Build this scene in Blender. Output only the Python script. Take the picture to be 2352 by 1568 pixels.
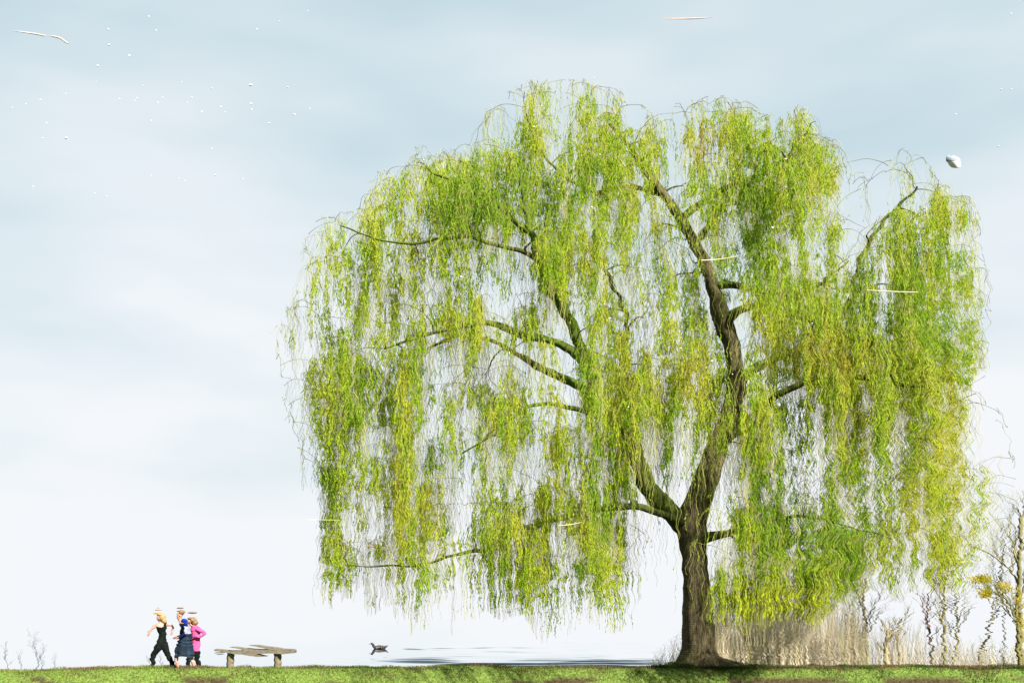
import bpy, bmesh, math, random
import numpy as np
from mathutils import Vector, Matrix
R = math.radians
for o in list(bpy.data.objects): bpy.data.objects.remove(o)
S = bpy.context.scene
COL = S.collection
RNG = np.random.default_rng(7)
random.seed(7)

# ------------------------------------------------------------------ camera
EYE, F, CX, HOR = 2.48, 2475.0, 1176.0, 1330.0      # eye height, focal length and centre in units of a 2352 px wide picture
cam_d = bpy.data.cameras.new('camera'); cam = bpy.data.objects.new('camera', cam_d); COL.objects.link(cam)
cam.location = (0, 0, EYE); cam.rotation_euler = (R(90), 0, 0)
cam_d.sensor_width = 36; cam_d.lens = F/2352*36; cam_d.shift_y = (HOR-784)/2352
cam_d.clip_start = 0.1; cam_d.clip_end = 90000
S.camera = cam

# ------------------------------------------------------------------ light
SUN_EL, SUN_AZ = 40, 140           # azimuth measured clockwise from +Y (the viewing direction): behind the camera, right
w = bpy.data.worlds.new('World'); S.world = w; w.use_nodes = True
nt = w.node_tree; N = nt.nodes; L = nt.links; N.clear()
out = N.new('ShaderNodeOutputWorld'); bg = N.new('ShaderNodeBackground')
sky = N.new('ShaderNodeTexSky'); sky.sky_type = 'NISHITA'; sky.sun_disc = False
sky.sun_elevation = R(SUN_EL); sky.sun_rotation = R(SUN_AZ); sky.dust_density = 2.0
tc = N.new('ShaderNodeTexCoord')
def nd(t, **k):
    n = N.new(t)
    for a, b in k.items(): setattr(n, a, b)
    return n
mp = nd('ShaderNodeMapping'); mp.inputs['Scale'].default_value = (1.0, 1.0, 3.2); mp.inputs['Location'].default_value = (3.1, 0.4, 1.7)
L.new(tc.outputs['Generated'], mp.inputs['Vector'])
n1 = nd('ShaderNodeTexNoise'); n1.inputs['Scale'].default_value = 2.6; n1.inputs['Detail'].default_value = 3; n1.inputs['Roughness'].default_value = .5
L.new(mp.outputs[0], n1.inputs['Vector'])
sep = nd('ShaderNodeSeparateXYZ'); L.new(tc.outputs['Generated'], sep.inputs[0])
# cloud cover: nearly closed towards the horizon, thinner higher up and to the left
mz = nd('ShaderNodeMapRange'); mz.inputs['From Min'].default_value = .02; mz.inputs['From Max'].default_value = .50
mz.inputs['To Min'].default_value = 1.0; mz.inputs['To Max'].default_value = .36
L.new(sep.outputs['Z'], mz.inputs['Value'])
mx = nd('ShaderNodeMath', operation='MULTIPLY'); mx.inputs[1].default_value = .30; L.new(sep.outputs['X'], mx.inputs[0])
a1 = nd('ShaderNodeMath', operation='ADD'); L.new(mz.outputs[0], a1.inputs[0]); L.new(mx.outputs[0], a1.inputs[1])
mn = nd('ShaderNodeMapRange'); mn.inputs['From Min'].default_value = .3; mn.inputs['From Max'].default_value = .7
mn.inputs['To Min'].default_value = -.28; mn.inputs['To Max'].default_value = .30
L.new(n1.outputs['Fac'], mn.inputs['Value'])
a2 = nd('ShaderNodeMath', operation='ADD', use_clamp=True); L.new(a1.outputs[0], a2.inputs[0]); L.new(mn.outputs[0], a2.inputs[1])
bw = nd('ShaderNodeMix', data_type='RGBA'); bw.inputs['Factor'].default_value = .9      # milky veil over the physical blue
skys = nd('ShaderNodeVectorMath', operation='SCALE'); skys.inputs['Scale'].default_value = .05
L.new(sky.outputs[0], skys.inputs[0])
L.new(skys.outputs[0], bw.inputs[6]); bw.inputs[7].default_value = (.098, .150, .166, 1)
cl = nd('ShaderNodeMix', data_type='RGBA'); L.new(a2.outputs[0], cl.inputs['Factor'])
L.new(bw.outputs[2], cl.inputs[6]); cl.inputs[7].default_value = (.219, .226, .234, 1)
L.new(cl.outputs[2], bg.inputs['Color']); bg.inputs['Strength'].default_value = 1.0
L.new(bg.outputs[0], out.inputs[0])

sd = bpy.data.lights.new('sun', 'SUN'); so = bpy.data.objects.new('sun', sd); COL.objects.link(so)
sd.energy = 5.0; sd.angle = R(1.5); sd.color = (1, .955, .88)
az, el = R(SUN_AZ), R(SUN_EL)
dirv = Vector((math.sin(az)*math.cos(el), math.cos(az)*math.cos(el), math.sin(el)))
so.rotation_euler = dirv.to_track_quat('Z', 'Y').to_euler()
S.view_settings.view_transform = 'Standard'; S.view_settings.look = 'None'
S.view_settings.exposure = 2.05; S.view_settings.gamma = 1; S.view_settings.use_curve_mapping = False
S.render.engine = 'CYCLES'
S.cycles.max_bounces = 8; S.cycles.transparent_max_bounces = 8

# ------------------------------------------------------------------ helpers
def W(px, py, Y): return np.array([(px-CX)/F*Y, Y, EYE+(HOR-py)/F*Y])
def toPX(p): return CX+p[..., 0]/p[..., 1]*F, HOR-(p[..., 2]-EYE)/p[..., 1]*F
_T = np.random.default_rng(99).random((256, 256))
def noise2(x, y, seed=0):
    x = np.asarray(x, float)+seed*17.31+500; y = np.asarray(y, float)+seed*9.77+500
    xi = np.floor(x).astype(int); yi = np.floor(y).astype(int); fx = x-xi; fy = y-yi
    fx = fx*fx*(3-2*fx); fy = fy*fy*(3-2*fy)
    g = lambda a, b: _T[a & 255, b & 255]
    return (g(xi, yi)*(1-fx)+g(xi+1, yi)*fx)*(1-fy)+(g(xi, yi+1)*(1-fx)+g(xi+1, yi+1)*fx)*fy - .5
def sstep(a, b, v):
    t = np.clip((v-a)/(b-a), 0, 1); return t*t*(3-2*t)
def ripple(P, k=1.0, fine=1.0):
    """the wavering outline everything in the picture has"""
    P = P.copy(); x, z = P[:, 0], P[:, 2]
    right = sstep(6, 9, x)*sstep(12, 7, z)
    a1 = (.026+.052*right)*(.5+1.4*(noise2(x*.35, z*.5, 3)+.5))
    ph = 5*noise2(x*.45, z*.55, 1)
    low = sstep(2.6, .6, z)
    dx = a1*(np.sin(2*np.pi*z/.62+ph+x*.25)+1.4*noise2(x*.7, z*4.2, 6))*(1-.9*low)+.03*noise2(x*1.2, z*11, 7)*(1-.6*low)
    dx += .010*np.sin(2*np.pi*z/.185+9*noise2(x*.8, z*.9, 2))*(.5-.42*low+.9*low*sstep(6.6, 8.5, x))
    dx += .013*fine*np.sin(2*np.pi*z/.067+7*noise2(x*.9, z*1.1, 4))*low
    dx += .024*noise2(x*.9, z*15, 9)
    dz = .05*noise2(x*2.2, z*6, 5)*(1-low)
    P[:, 0] += k*dx; P[:, 2] += k*dz
    return P
def mesh_np(name, V, faces, mat=None, parent=None, smooth=False, col=None, uv=None, loc=None):
    """V (n,3); faces (m,k) array"""
    me = bpy.data.meshes.new(name); V = np.asarray(V, np.float32)
    fc = np.asarray(faces, np.int32)
    m, k = fc.shape
    me.vertices.add(len(V)); me.vertices.foreach_set('co', V.ravel())
    me.loops.add(m*k); me.loops.foreach_set('vertex_index', fc.ravel())
    me.polygons.add(m); me.polygons.foreach_set('loop_start', np.arange(0, m*k, k, dtype=np.int32))
    me.polygons.foreach_set('loop_total', np.full(m, k, np.int32))
    if smooth: me.polygons.foreach_set('use_smooth', np.ones(m, bool))
    me.update(calc_edges=True); me.validate()
    if col is not None:
        ca = me.color_attributes.new('tint', 'FLOAT_COLOR', 'POINT')
        c = np.ones((len(V), 4), np.float32); c[:, :3] = col; ca.data.foreach_set('color', c.ravel())
    if mat: me.materials.append(mat)
    o = bpy.data.objects.new(name, me); COL.objects.link(o)
    if parent: put(o, parent)
    return o
def put(o, parent):
    o.parent = parent; o.matrix_parent_inverse = Matrix.Translation(-Vector(parent.location))
def tag(o, label=None, cat=None, group=None, kind=None):
    if label: o['label'] = label
    if cat: o['category'] = cat
    if group: o['group'] = group
    if kind: o['kind'] = kind
    return o
def empty(name, loc, label, cat, group=None):
    o = bpy.data.objects.new(name, None); COL.objects.link(o); o.location = Vector([float(v) for v in loc])
    o.empty_display_size = .2
    return tag(o, label, cat, group)
def pal(c1, c2, t): return np.outer(1-t, c1)+np.outer(t, c2)
class Geo:
    def __init__(s): s.V = []; s.F = []; s.n = 0; s.C = []
    def add(s, V, Fc, col=None):
        V = np.asarray(V, float); s.V.append(V); s.F.append(np.asarray(Fc)+s.n); s.n += len(V)
        if col is not None: s.C.append(np.broadcast_to(col, (len(V), 3)))
    def build(s, name, mat, parent=None, rip=0, fine=1, **k):
        V = np.vstack(s.V)
        if rip: V = ripple(V, rip, fine)
        return mesh_np(name, V, np.vstack(s.F), mat, parent, col=np.vstack(s.C) if s.C else None, **k)
def resample(P, r, step):
    P = np.asarray(P, float); r = np.asarray(r, float)
    # catmull-rom
    Q = np.vstack([2*P[0]-P[1], P, 2*P[-1]-P[-2]]); out_p = []; out_r = []
    for i in range(len(P)-1):
        n = max(2, int(np.linalg.norm(P[i+1]-P[i])/step)); t = np.linspace(0, 1, n, endpoint=False)[:, None]
        a, b, c, d = Q[i], Q[i+1], Q[i+2], Q[i+3]
        out_p.append(.5*((2*b)+(-a+c)*t+(2*a-5*b+4*c-d)*t**2+(-a+3*b-3*c+d)*t**3)); out_r.append(r[i]+(r[i+1]-r[i])*t[:, 0])
    out_p.append(P[-1:]); out_r.append(r[-1:])
    return np.vstack(out_p), np.concatenate(out_r)
def tube(geo, P, r, k=8, col=None, rough=0, seed=0, cap=True):
    P = np.asarray(P, float); n = len(P); T = np.gradient(P, axis=0); T /= np.linalg.norm(T, axis=1)[:, None]+1e-9
    ref = np.array([0, 1.0, 0]) if abs(T[0, 1]) < .8 else np.array([1.0, 0, 0])
    A = np.cross(T, ref); A /= np.linalg.norm(A, axis=1)[:, None]+1e-9; B = np.cross(T, A)
    th = np.linspace(0, 2*np.pi, k, endpoint=False)
    rr = np.broadcast_to(np.asarray(r, float)[:, None], (n, k)).copy()
    if rough: rr *= 1+rough*(noise2(np.arange(n)[:, None]*.012+th*0, np.cos(th)*1.5+np.sin(th)*2.1+np.zeros((n, 1)), seed)*2)
    V = P[:, None]+rr[..., None]*(np.cos(th)[None, :, None]*A[:, None]+np.sin(th)[None, :, None]*B[:, None])
    V = V.reshape(-1, 3); i = np.arange(n-1)[:, None]*k; j = np.arange(k); j2 = (j+1) % k
    Fc = np.stack([i+j, i+j2, i+k+j2, i+k+j], -1).reshape(-1, 4)
    if cap:
        V = np.vstack([V, P[:1], P[-1:]]); e = n*k
        c0 = np.stack([j2, j, np.full(k, e), np.full(k, e)], -1); c1 = np.stack([(n-1)*k+j, (n-1)*k+j2, np.full(k, e+1), np.full(k, e+1)], -1)
        # triangles written as quads with a tiny offset vertex would degenerate: use real quads by pairing
        tri = np.vstack([c0[:, :3], c1[:, :3]])
        geo.add(V, Fc, col); geo.tri = getattr(geo, 'tri', []); return V
    geo.add(V, Fc, col); return V

# ------------------------------------------------------------------ materials
def material(name):
    m = bpy.data.materials.new(name); m.use_nodes = True; t = m.node_tree; b = t.nodes['Principled BSDF']
    return m, t, b
def plain(name, c, rough=.8, var=.25, scale=12, spec=.2, bump=0, stretch=(1, 1, 1)):
    m, t, b = material(name)
    tcn = t.nodes.new('ShaderNodeTexCoord'); mpn = t.nodes.new('ShaderNodeMapping'); mpn.inputs['Scale'].default_value = stretch
    nz = t.nodes.new('ShaderNodeTexNoise'); nz.inputs['Scale'].default_value = scale; nz.inputs['Detail'].default_value = 5
    t.links.new(tcn.outputs['Object'], mpn.inputs[0]); t.links.new(mpn.outputs[0], nz.inputs['Vector'])
    cr = t.nodes.new('ShaderNodeValToRGB'); cr.color_ramp.elements[0].position = .3; cr.color_ramp.elements[1].position = .7
    cr.color_ramp.elements[0].color = (*[x*(1-var) for x in c], 1); cr.color_ramp.elements[1].color = (*[min(1, x*(1+var)) for x in c], 1)
    t.links.new(nz.outputs['Fac'], cr.inputs[0]); t.links.new(cr.outputs[0], b.inputs['Base Color'])
    b.inputs['Roughness'].default_value = rough; b.inputs['Specular IOR Level'].default_value = spec
    if bump:
        bp = t.nodes.new('ShaderNodeBump'); bp.inputs['Strength'].default_value = bump; bp.inputs['Distance'].default_value = .02
        t.links.new(nz.outputs['Fac'], bp.inputs['Height']); t.links.new(bp.outputs[0], b.inputs['Normal'])
    return m
def leafmat(name, trans=.55):
    m, t, b = material(name); t.nodes.remove(b); o = t.nodes['Material Output']
    at = t.nodes.new('ShaderNodeAttribute'); at.attribute_name = 'tint'
    d = t.nodes.new('ShaderNodeBsdfDiffuse'); tr = t.nodes.new('ShaderNodeBsdfTranslucent'); mi = t.nodes.new('ShaderNodeMixShader')
    mi.inputs[0].default_value = trans
    t.links.new(at.outputs['Color'], d.inputs[0]); t.links.new(at.outputs['Color'], tr.inputs[0])
    t.links.new(d.outputs[0], mi.inputs[1]); t.links.new(tr.outputs[0], mi.inputs[2]); t.links.new(mi.outputs[0], o.inputs[0])
    return m
M_leaf = leafmat('willow_leaf'); M_grass = leafmat('grass_blade', .25); M_twig = leafmat('twig', 0)
def bark(name, c0, c1, moss, mossamt):
    m, t, b = material(name)
    tcn = t.nodes.new('ShaderNodeTexCoord'); mpn = t.nodes.new('ShaderNodeMapping'); mpn.inputs['Scale'].default_value = (9, 9, 1.6)
    t.links.new(tcn.outputs['Object'], mpn.inputs[0])
    nz = t.nodes.new('ShaderNodeTexNoise'); nz.inputs['Scale'].default_value = 2.2; nz.inputs['Detail'].default_value = 7; nz.inputs['Roughness'].default_value = .65; nz.inputs['Distortion'].default_value = .6
    t.links.new(mpn.outputs[0], nz.inputs['Vector'])
    cr = t.nodes.new('ShaderNodeValToRGB'); e = cr.color_ramp.elements
    e[0].position = .36; e[0].color = (*c0, 1); e[1].position = .66; e[1].color = (*c1, 1)
    t.links.new(nz.outputs['Fac'], cr.inputs[0])
    n2 = t.nodes.new('ShaderNodeTexNoise'); n2.inputs['Scale'].default_value = .9; n2.inputs['Detail'].default_value = 4
    t.links.new(tcn.outputs['Object'], n2.inputs['Vector'])
    mr = t.nodes.new('ShaderNodeMapRange'); mr.inputs['From Min'].default_value = .42; mr.inputs['From Max'].default_value = .62; mr.inputs['To Max'].default_value = mossamt
    t.links.new(n2.outputs['Fac'], mr.inputs['Value'])
    mi = t.nodes.new('ShaderNodeMix'); mi.data_type = 'RGBA'; t.links.new(mr.outputs[0], mi.inputs['Factor'])
    t.links.new(cr.outputs[0], mi.inputs[6]); mi.inputs[7].default_value = (*moss, 1)
    t.links.new(mi.outputs[2], b.inputs['Base Color']); b.inputs['Roughness'].default_value = .9; b.inputs['Specular IOR Level'].default_value = .1
    bp = t.nodes.new('ShaderNodeBump'); bp.inputs['Strength'].default_value = .9; bp.inputs['Distance'].default_value = .05
    t.links.new(nz.outputs['Fac'], bp.inputs['Height']); t.links.new(bp.outputs[0], b.inputs['Normal'])
    return m
M_bark = bark('willow_bark', (.016, .014, .008), (.12, .092, .05), (.05, .06, .012), .5)
M_limb = bark('limb_bark', (.014, .018, .004), (.06, .07, .014), (.06, .10, .008), .8)

# ------------------------------------------------------------------ setting: terrain and water
def back_edge(x):            # where the bank ends towards the water behind it
    px = CX+x/30.5*F
    return 30.25+1.75*sstep(1490, 1580, px)*sstep(1800, 1700, px)+.45*sstep(1700, 1800, px)+.12*noise2(x*.9, 0, 8)
def crest(x):                # small rises and dips of the bank's top line
    return .07*noise2(x*.55, 3, 9)+.03*noise2(x*2.1, 5, 9)-.08*sstep(-11.5, -14, x)+.05*np.exp(-((x+1.3)/.9)**2)+.02
def bank_z(x, y):
    z = crest(x)*sstep(33, 29.6, y)
    front = sstep(29.75, 28.3, y); z = z*(1-front)-.95*front
    be = back_edge(x); z = z-1.2*sstep(be, be+.7, y)
    z += .05*noise2(x*1.3, y*1.3, 11)*sstep(29, 27, y)
    return z
xs = np.concatenate([-60-40*np.arange(60, 0, -1.)**1.3/60**.3, np.arange(-60, -17, 1.), np.arange(-17, 17, .06), np.arange(17, 60, 1.), 60+40*np.arange(1, 61.)**1.3/60**.3])
ys = np.concatenate([[-1500, -600, -200, -60, -20, 0, 10, 20, 25], np.arange(26, 28.2, .3), np.arange(28.2, 33.6, .06), [34, 36, 40, 60, 120, 400, 1500, 6000]])
X, Yg = np.meshgrid(xs, ys); Z = bank_z(X, Yg); Z += .012*noise2(X*9, Yg*9, 12)
V = np.stack([X, Yg, Z], -1).reshape(-1, 3); nx, ny = len(xs), len(ys)
i = (np.arange(ny-1)[:, None]*nx+np.arange(nx-1)).ravel(); Fq = np.stack([i, i+1, i+nx+1, i+nx], -1)
m, t, b = material('bank_soil_and_turf')
tcn = t.nodes.new('ShaderNodeTexCoord')
nA = t.nodes.new('ShaderNodeTexNoise'); nA.inputs['Scale'].default_value = 1.1; nA.inputs['Detail'].default_value = 6
nB = t.nodes.new('ShaderNodeTexNoise'); nB.inputs['Scale'].default_value = 14; nB.inputs['Detail'].default_value = 6
for q in (nA, nB): t.links.new(tcn.outputs['Object'], q.inputs['Vector'])
g = t.nodes.new('ShaderNodeValToRGB'); g.color_ramp.elements[0].color = (.03, .06, .010, 1); g.color_ramp.elements[1].color = (.11, .15, .028, 1); g.color_ramp.elements[0].position = .3; g.color_ramp.elements[1].position = .7
s = t.nodes.new('ShaderNodeValToRGB'); s.color_ramp.elements[0].color = (.012, .009, .004, 1); s.color_ramp.elements[1].color = (.05, .036, .016, 1); s.color_ramp.elements[0].position = .3; s.color_ramp.elements[1].position = .7
t.links.new(nB.outputs['Fac'], g.inputs[0]); t.links.new(nB.outputs['Fac'], s.inputs[0])
at = t.nodes.new('ShaderNodeAttribute'); at.attribute_name = 'tint'
mi = t.nodes.new('ShaderNodeMix'); mi.data_type = 'RGBA'; t.links.new(at.outputs['Fac'], mi.inputs['Factor'])
t.links.new(g.outputs[0], mi.inputs[6]); t.links.new(s.outputs[0], mi.inputs[7]); t.links.new(mi.outputs[2], b.inputs['Base Color'])
b.inputs['Roughness'].default_value = .95; b.inputs['Specular IOR Level'].default_value = .1
bp = t.nodes.new('ShaderNodeBump'); bp.inputs['Distance'].default_value = .05; t.links.new(nB.outputs['Fac'], bp.inputs['Height']); t.links.new(bp.outputs[0], b.inputs['Normal'])
def soil(x, y, z):           # how bare the earth is: a cut edge low on the bank, more of it to the right
    rightness = sstep(-3, 9, x)
    face = sstep(-.06-.02*rightness, -.30, z)
    n = noise2(x*.9, z*5, 21)+.5*noise2(x*3, z*9, 22)
    return np.clip(sstep(.10-.40*rightness, .36-.3*rightness, n+.05)*face*1.2, 0, 1)*(y < 30.2)
sc = soil(V[:, 0], V[:, 1], V[:, 2])
ground = mesh_np('ground', V, Fq, m, smooth=True, col=np.repeat(sc[:, None], 3, 1)); tag(ground, kind='structure')

# water: one sheet, finely meshed where the bird's wake and the rings run
WZ = -.20
wx = np.concatenate([[-60000, -6000, -1500, -300, -80, -30], np.arange(-18, -9, .5), np.arange(-9, 9, .07), np.arange(9, 18, .4), [30, 80, 300, 1500, 6000, 60000]])
wy = np.concatenate([np.arange(30.2, 48, .055), np.arange(48, 90, 1.), [100, 140, 200, 400, 1000, 3000, 8000, 60000]])
X, Yg = np.meshgrid(wx, wy)
c0 = W(1170, 1480, 45.0)
rr = np.hypot((X-c0[0])*1.0, Yg-45.0)
ang = (X-c0[0])/np.maximum(45-Yg, .1)
amp = .030*sstep(-.62, -.15, ang)*sstep(.75, .1, ang)*sstep(6.5, 10.5, rr)*sstep(14.5, 13.2, rr)*(Yg < 44)
amp *= np.clip(.5+2.0*noise2(X*.5, rr*.8, 31), .08, 1.4)
Zw = 2.4*amp*np.sin(2*np.pi*rr/1.0+2*noise2(X*.3, Yg*.3, 32))
Zw += .016*noise2(X*.9, Yg*5.5, 35)*sstep(1.0, 3.2, X)*sstep(6.2, 5.2, X)*(Yg < 46)+.010*noise2(X*.6, Yg*6, 36)*sstep(-5, -3, X)*sstep(3, 1, X)*(Yg < 40)
# the bird's V wake
bx, by = W(905, 1489, 41.7)[:2]
u = X-bx; v = Yg-by
for sgn, sl in ((1, .16), (-1, .42)):
    dln = v-sgn*sl*u
    e = np.exp(-(dln/(.14+.06*np.maximum(u, 0)))**2)*sstep(0, .6, u)*sstep(9, 3, u)
    Zw += .02*e*np.sin(2*np.pi*dln/.42+.8*u)*np.clip(.6+2*noise2(X*1.3, Yg, 33+sgn), 0, 1.3)
V = np.stack([X, Yg, WZ+Zw], -1).reshape(-1, 3); nx, ny = len(wx), len(wy)
i = (np.arange(ny-1)[:, None]*nx+np.arange(nx-1)).ravel(); Fq = np.stack([i, i+1, i+nx+1, i+nx], -1)
m, t, b = material('pond_water'); t.nodes.remove(b); o = t.nodes['Material Output']
gl = t.nodes.new('ShaderNodeBsdfGlossy'); gl.inputs['Roughness'].default_value = 0.0; gl.inputs['Color'].default_value = (1, 1, 1, 1)
df = t.nodes.new('ShaderNodeBsdfDiffuse'); df.inputs['Color'].default_value = (.006, .014, .035, 1)
fr = t.nodes.new('ShaderNodeFresnel'); fr.inputs['IOR'].default_value = 1.33
mr = t.nodes.new('ShaderNodeMapRange'); mr.inputs['From Min'].default_value = .06; mr.inputs['From Max'].default_value = .42
t.links.new(fr.outputs[0], mr.inputs['Value'])
ms = t.nodes.new('ShaderNodeMixShader'); t.links.new(mr.outputs[0], ms.inputs[0]); t.links.new(df.outputs[0], ms.inputs[1]); t.links.new(gl.outputs[0], ms.inputs[2]); t.links.new(ms.outputs[0], o.inputs[0])
tcn = t.nodes.new('ShaderNodeTexCoord'); mpn = t.nodes.new('ShaderNodeMapping'); mpn.inputs['Scale'].default_value = (.35, 1.6, 1)
nz = t.nodes.new('ShaderNodeTexNoise'); nz.inputs['Scale'].default_value = 1.5; nz.inputs['Detail'].default_value = 3
bp = t.nodes.new('ShaderNodeBump'); bp.inputs['Strength'].default_value = .05; bp.inputs['Distance'].default_value = .1
t.links.new(tcn.outputs['Object'], mpn.inputs[0]); t.links.new(mpn.outputs[0], nz.inputs['Vector']); t.links.new(nz.outputs['Fac'], bp.inputs['Height']); pass
water = mesh_np('water', V, Fq, m, smooth=True); tag(water, kind='structure')

# grass on the bank: far too many blades to count
n = 110000
gx = RNG.uniform(-15.5, 15.5, n); gy = RNG.uniform(29.0, 32.2, n)
gz = bank_z(gx, gy); so_ = soil(gx, gy, gz)
keep = (gz > -.62) & (gy < back_edge(gx)+.12) & (RNG.random(n) > so_*1.25)
gx, gy, gz = gx[keep], gy[keep], gz[keep]; n = len(gx)
clump = noise2(gx*2.5, gy*2.5, 41)
h = RNG.uniform(.03, .075, n)*(1+1.2*clump); a = RNG.uniform(0, 2*np.pi, n); lean = RNG.uniform(-.04, .04, (n, 2)); wd = .007
base = np.stack([gx, gy, gz-.01], -1); dv = np.stack([np.cos(a), np.sin(a), 0*a], -1)*wd
V = np.stack([base-dv, base+dv, base+dv*.4+np.stack([lean[:, 0], lean[:, 1], h], -1), base-dv*.4+np.stack([lean[:, 0], lean[:, 1], h], -1)], 1).reshape(-1, 3)
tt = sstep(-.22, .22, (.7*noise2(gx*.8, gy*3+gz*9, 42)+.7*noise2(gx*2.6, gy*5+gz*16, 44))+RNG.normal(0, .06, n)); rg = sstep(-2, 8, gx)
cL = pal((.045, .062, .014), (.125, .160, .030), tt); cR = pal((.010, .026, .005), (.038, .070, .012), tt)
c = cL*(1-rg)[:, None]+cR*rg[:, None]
dry = (noise2(gx*1.6, gy*4+gz*12, 43)+RNG.normal(0, .07, n)) > .10+.04*rg
c[dry] = np.array((.12, .085, .04))*RNG.uniform(.5, 1.2, (dry.sum(), 1))
grass = mesh_np('grass', V, np.arange(4*n).reshape(-1, 4), M_grass, col=np.repeat(c, 4, 0))
tag(grass, 'short yellow-green grass with dry brown tufts along the bank at the bottom', 'grass', kind='stuff')

# ------------------------------------------------------------------ the weeping willow
OUT = np.array([(688,1392),(680,1250),(690,1050),(640,920),(622,800),(612,735),(655,690),(690,600),(680,520),(745,488),(835,468),(835,405),(925,370),(960,328),(1050,338),(1105,310),(1108,245),(1165,190),(1250,172),(1330,180),(1370,165),(1440,205),(1500,262),(1560,232),(1640,212),(1760,235),(1870,236),(1900,300),(1940,330),(1965,400),(2035,385),(2060,345),(2130,335),(2170,415),(2230,428),(2262,500),(2290,680),(2280,780),(2270,900),(2330,965),(2345,1050),(2340,1250),(2300,1320),(2235,1335),(2225,1370),(2100,1350),(2060,1385),(1990,1350),(1960,1400),(1925,1380),(1880,1440),(1790,1420),(1720,1460),(1650,1430),(1560,1420),(1500,1400),(1470,1440),(1400,1455),(1340,1425),(1300,1460),(1240,1480),(1200,1410),(1150,1425),(1110,1400),(1060,1490),(1010,1420),(930,1465),(890,1390),(855,1420),(800,1370),(760,1400)], float)
def inside(px, py, P=OUT):
    r = np.zeros(px.shape, bool); n = len(P)
    for a in range(n):
        (x0, y0), (x1, y1) = P[a], P[(a+1) % n]
        if y0 == y1: continue
        c = ((y0 > py) != (y1 > py)) & (px < (x1-x0)*(py-y0)/(y1-y0)+x0); r ^= c
    return r
def edge_dist(px, py, P=OUT):
    d = np.full(px.shape, 1e9); n = len(P)
    for a in range(n):
        A, B = P[a], P[(a+1) % n]; ab = B-A; t = np.clip(((px-A[0])*ab[0]+(py-A[1])*ab[1])/(ab@ab), 0, 1)
        d = np.minimum(d, np.hypot(px-A[0]-t*ab[0], py-A[1]-t*ab[1]))
    return d
gxn, gyn = np.meshgrid(np.arange(580, 2400, 4.), np.arange(140, 1520, 4.))
BL = [(1150,450,190,80,.4),(1050,400,90,50,.15),(1420,330,140,45,.4),(1640,300,90,80,.35),(1800,340,120,120,.38),(1760,560,70,100,.35),
 (1900,770,260,110,.36),(2080,900,150,150,.25),(2130,1150,100,260,.14),(1760,1050,75,170,.28),(1880,1270,130,110,.3),(1620,900,60,130,.35),
 (915,1060,22,190,.65),(800,1000,50,170,.2),(970,1290,60,60,.3),(1110,1230,90,55,.3),(1240,1330,45,80,.45),(1395,1310,60,100,.35),(1350,830,45,90,.4),
 (1200,950,80,60,.2),(750,540,60,40,.12),(1400,1100,100,80,.1),(1550,780,60,90,.3),(2110,500,70,60,.2),(1250,640,60,80,.2),(1000,560,120,60,.1),(760,1290,70,60,.15),
 (660,800,50,250,-.25),(690,1150,35,220,-.2),(1590,1100,110,190,-.2),(1770,1375,125,60,.55),(1475,1080,38,90,-.4),(1640,1060,35,110,-.3),(1660,740,40,60,-.25),(1600,1290,50,60,-.3),(1690,820,60,150,-.3),(1620,650,60,110,-.25),(1300,740,70,110,-.3),(1120,760,100,30,-.1),(1000,1150,150,120,.12),(1180,850,200,150,.1),(1530,440,60,60,-.2),(1170,690,120,45,-.3),(1030,700,70,60,-.2),(1190,830,90,45,-.42),(1050,1130,80,60,-.35),(1300,1260,45,50,-.6),
 (1170,1050,70,50,-.25),(1955,500,45,100,-.55),(1705,755,32,42,-.9),(1700,905,22,22,-.6),(1500,690,60,50,-.25),(2060,430,120,50,-.25),(2275,780,32,400,-.7),
 (2305,1130,42,220,-.65),(1500,1300,65,100,-.55),(1995,1250,22,130,-.35),(2060,1330,60,50,-.2),(700,1340,40,60,-.2),(1560,1040,35,60,-.35),(1430,245,150,40,-.25),
 (860,1150,25,120,-.3),(1010,990,60,60,-.2),(1300,480,60,50,-.25),(1060,850,60,50,-.15),(1480,1000,30,60,-.3),(1590,300,40,50,-.3),(1180,280,70,60,-.15),(1690,500,40,60,-.3)]
D = np.full(gxn.shape, .53)
for x, y, sx, sy, wgt in BL: D += wgt*np.exp(-(((gxn-x)/sx)**2+((gyn-y)/sy)**2))
D += .02+.34*noise2(gxn/30, gyn/75, 51)+(.38+.5*sstep(1600, 1750, gxn))*noise2(gxn/15, gyn/190, 57)*sstep(750, 1000, gyn)+1.05*noise2(gxn/10, gyn/60, 52)+.45*noise2(gxn/14, gyn/22, 54)+.25*noise2(gxn/90, gyn/90, 53)
ed = edge_dist(gxn, gyn)
D -= .15*sstep(1400, 950, gxn)*sstep(480, 760, gyn)-.02*sstep(1650, 1750, gxn)
bot = sstep(1180, 1330, gyn)*.06
D -= .05+(.03+.15*sstep(1600, 1720, gxn)*sstep(1400, 1300, gyn))*sstep(800, 950, gyn)
D = np.clip(D-bot*(gxn < 1550), .03, .82)*inside(gxn, gyn)*(.3+.7*sstep(0, 80, ed))
def dens(px, py):
    a = np.clip(((px-580)/4).astype(int), 0, D.shape[1]-1); b = np.clip(((py-140)/4).astype(int), 0, D.shape[0]-1); return D[b, a]

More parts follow.
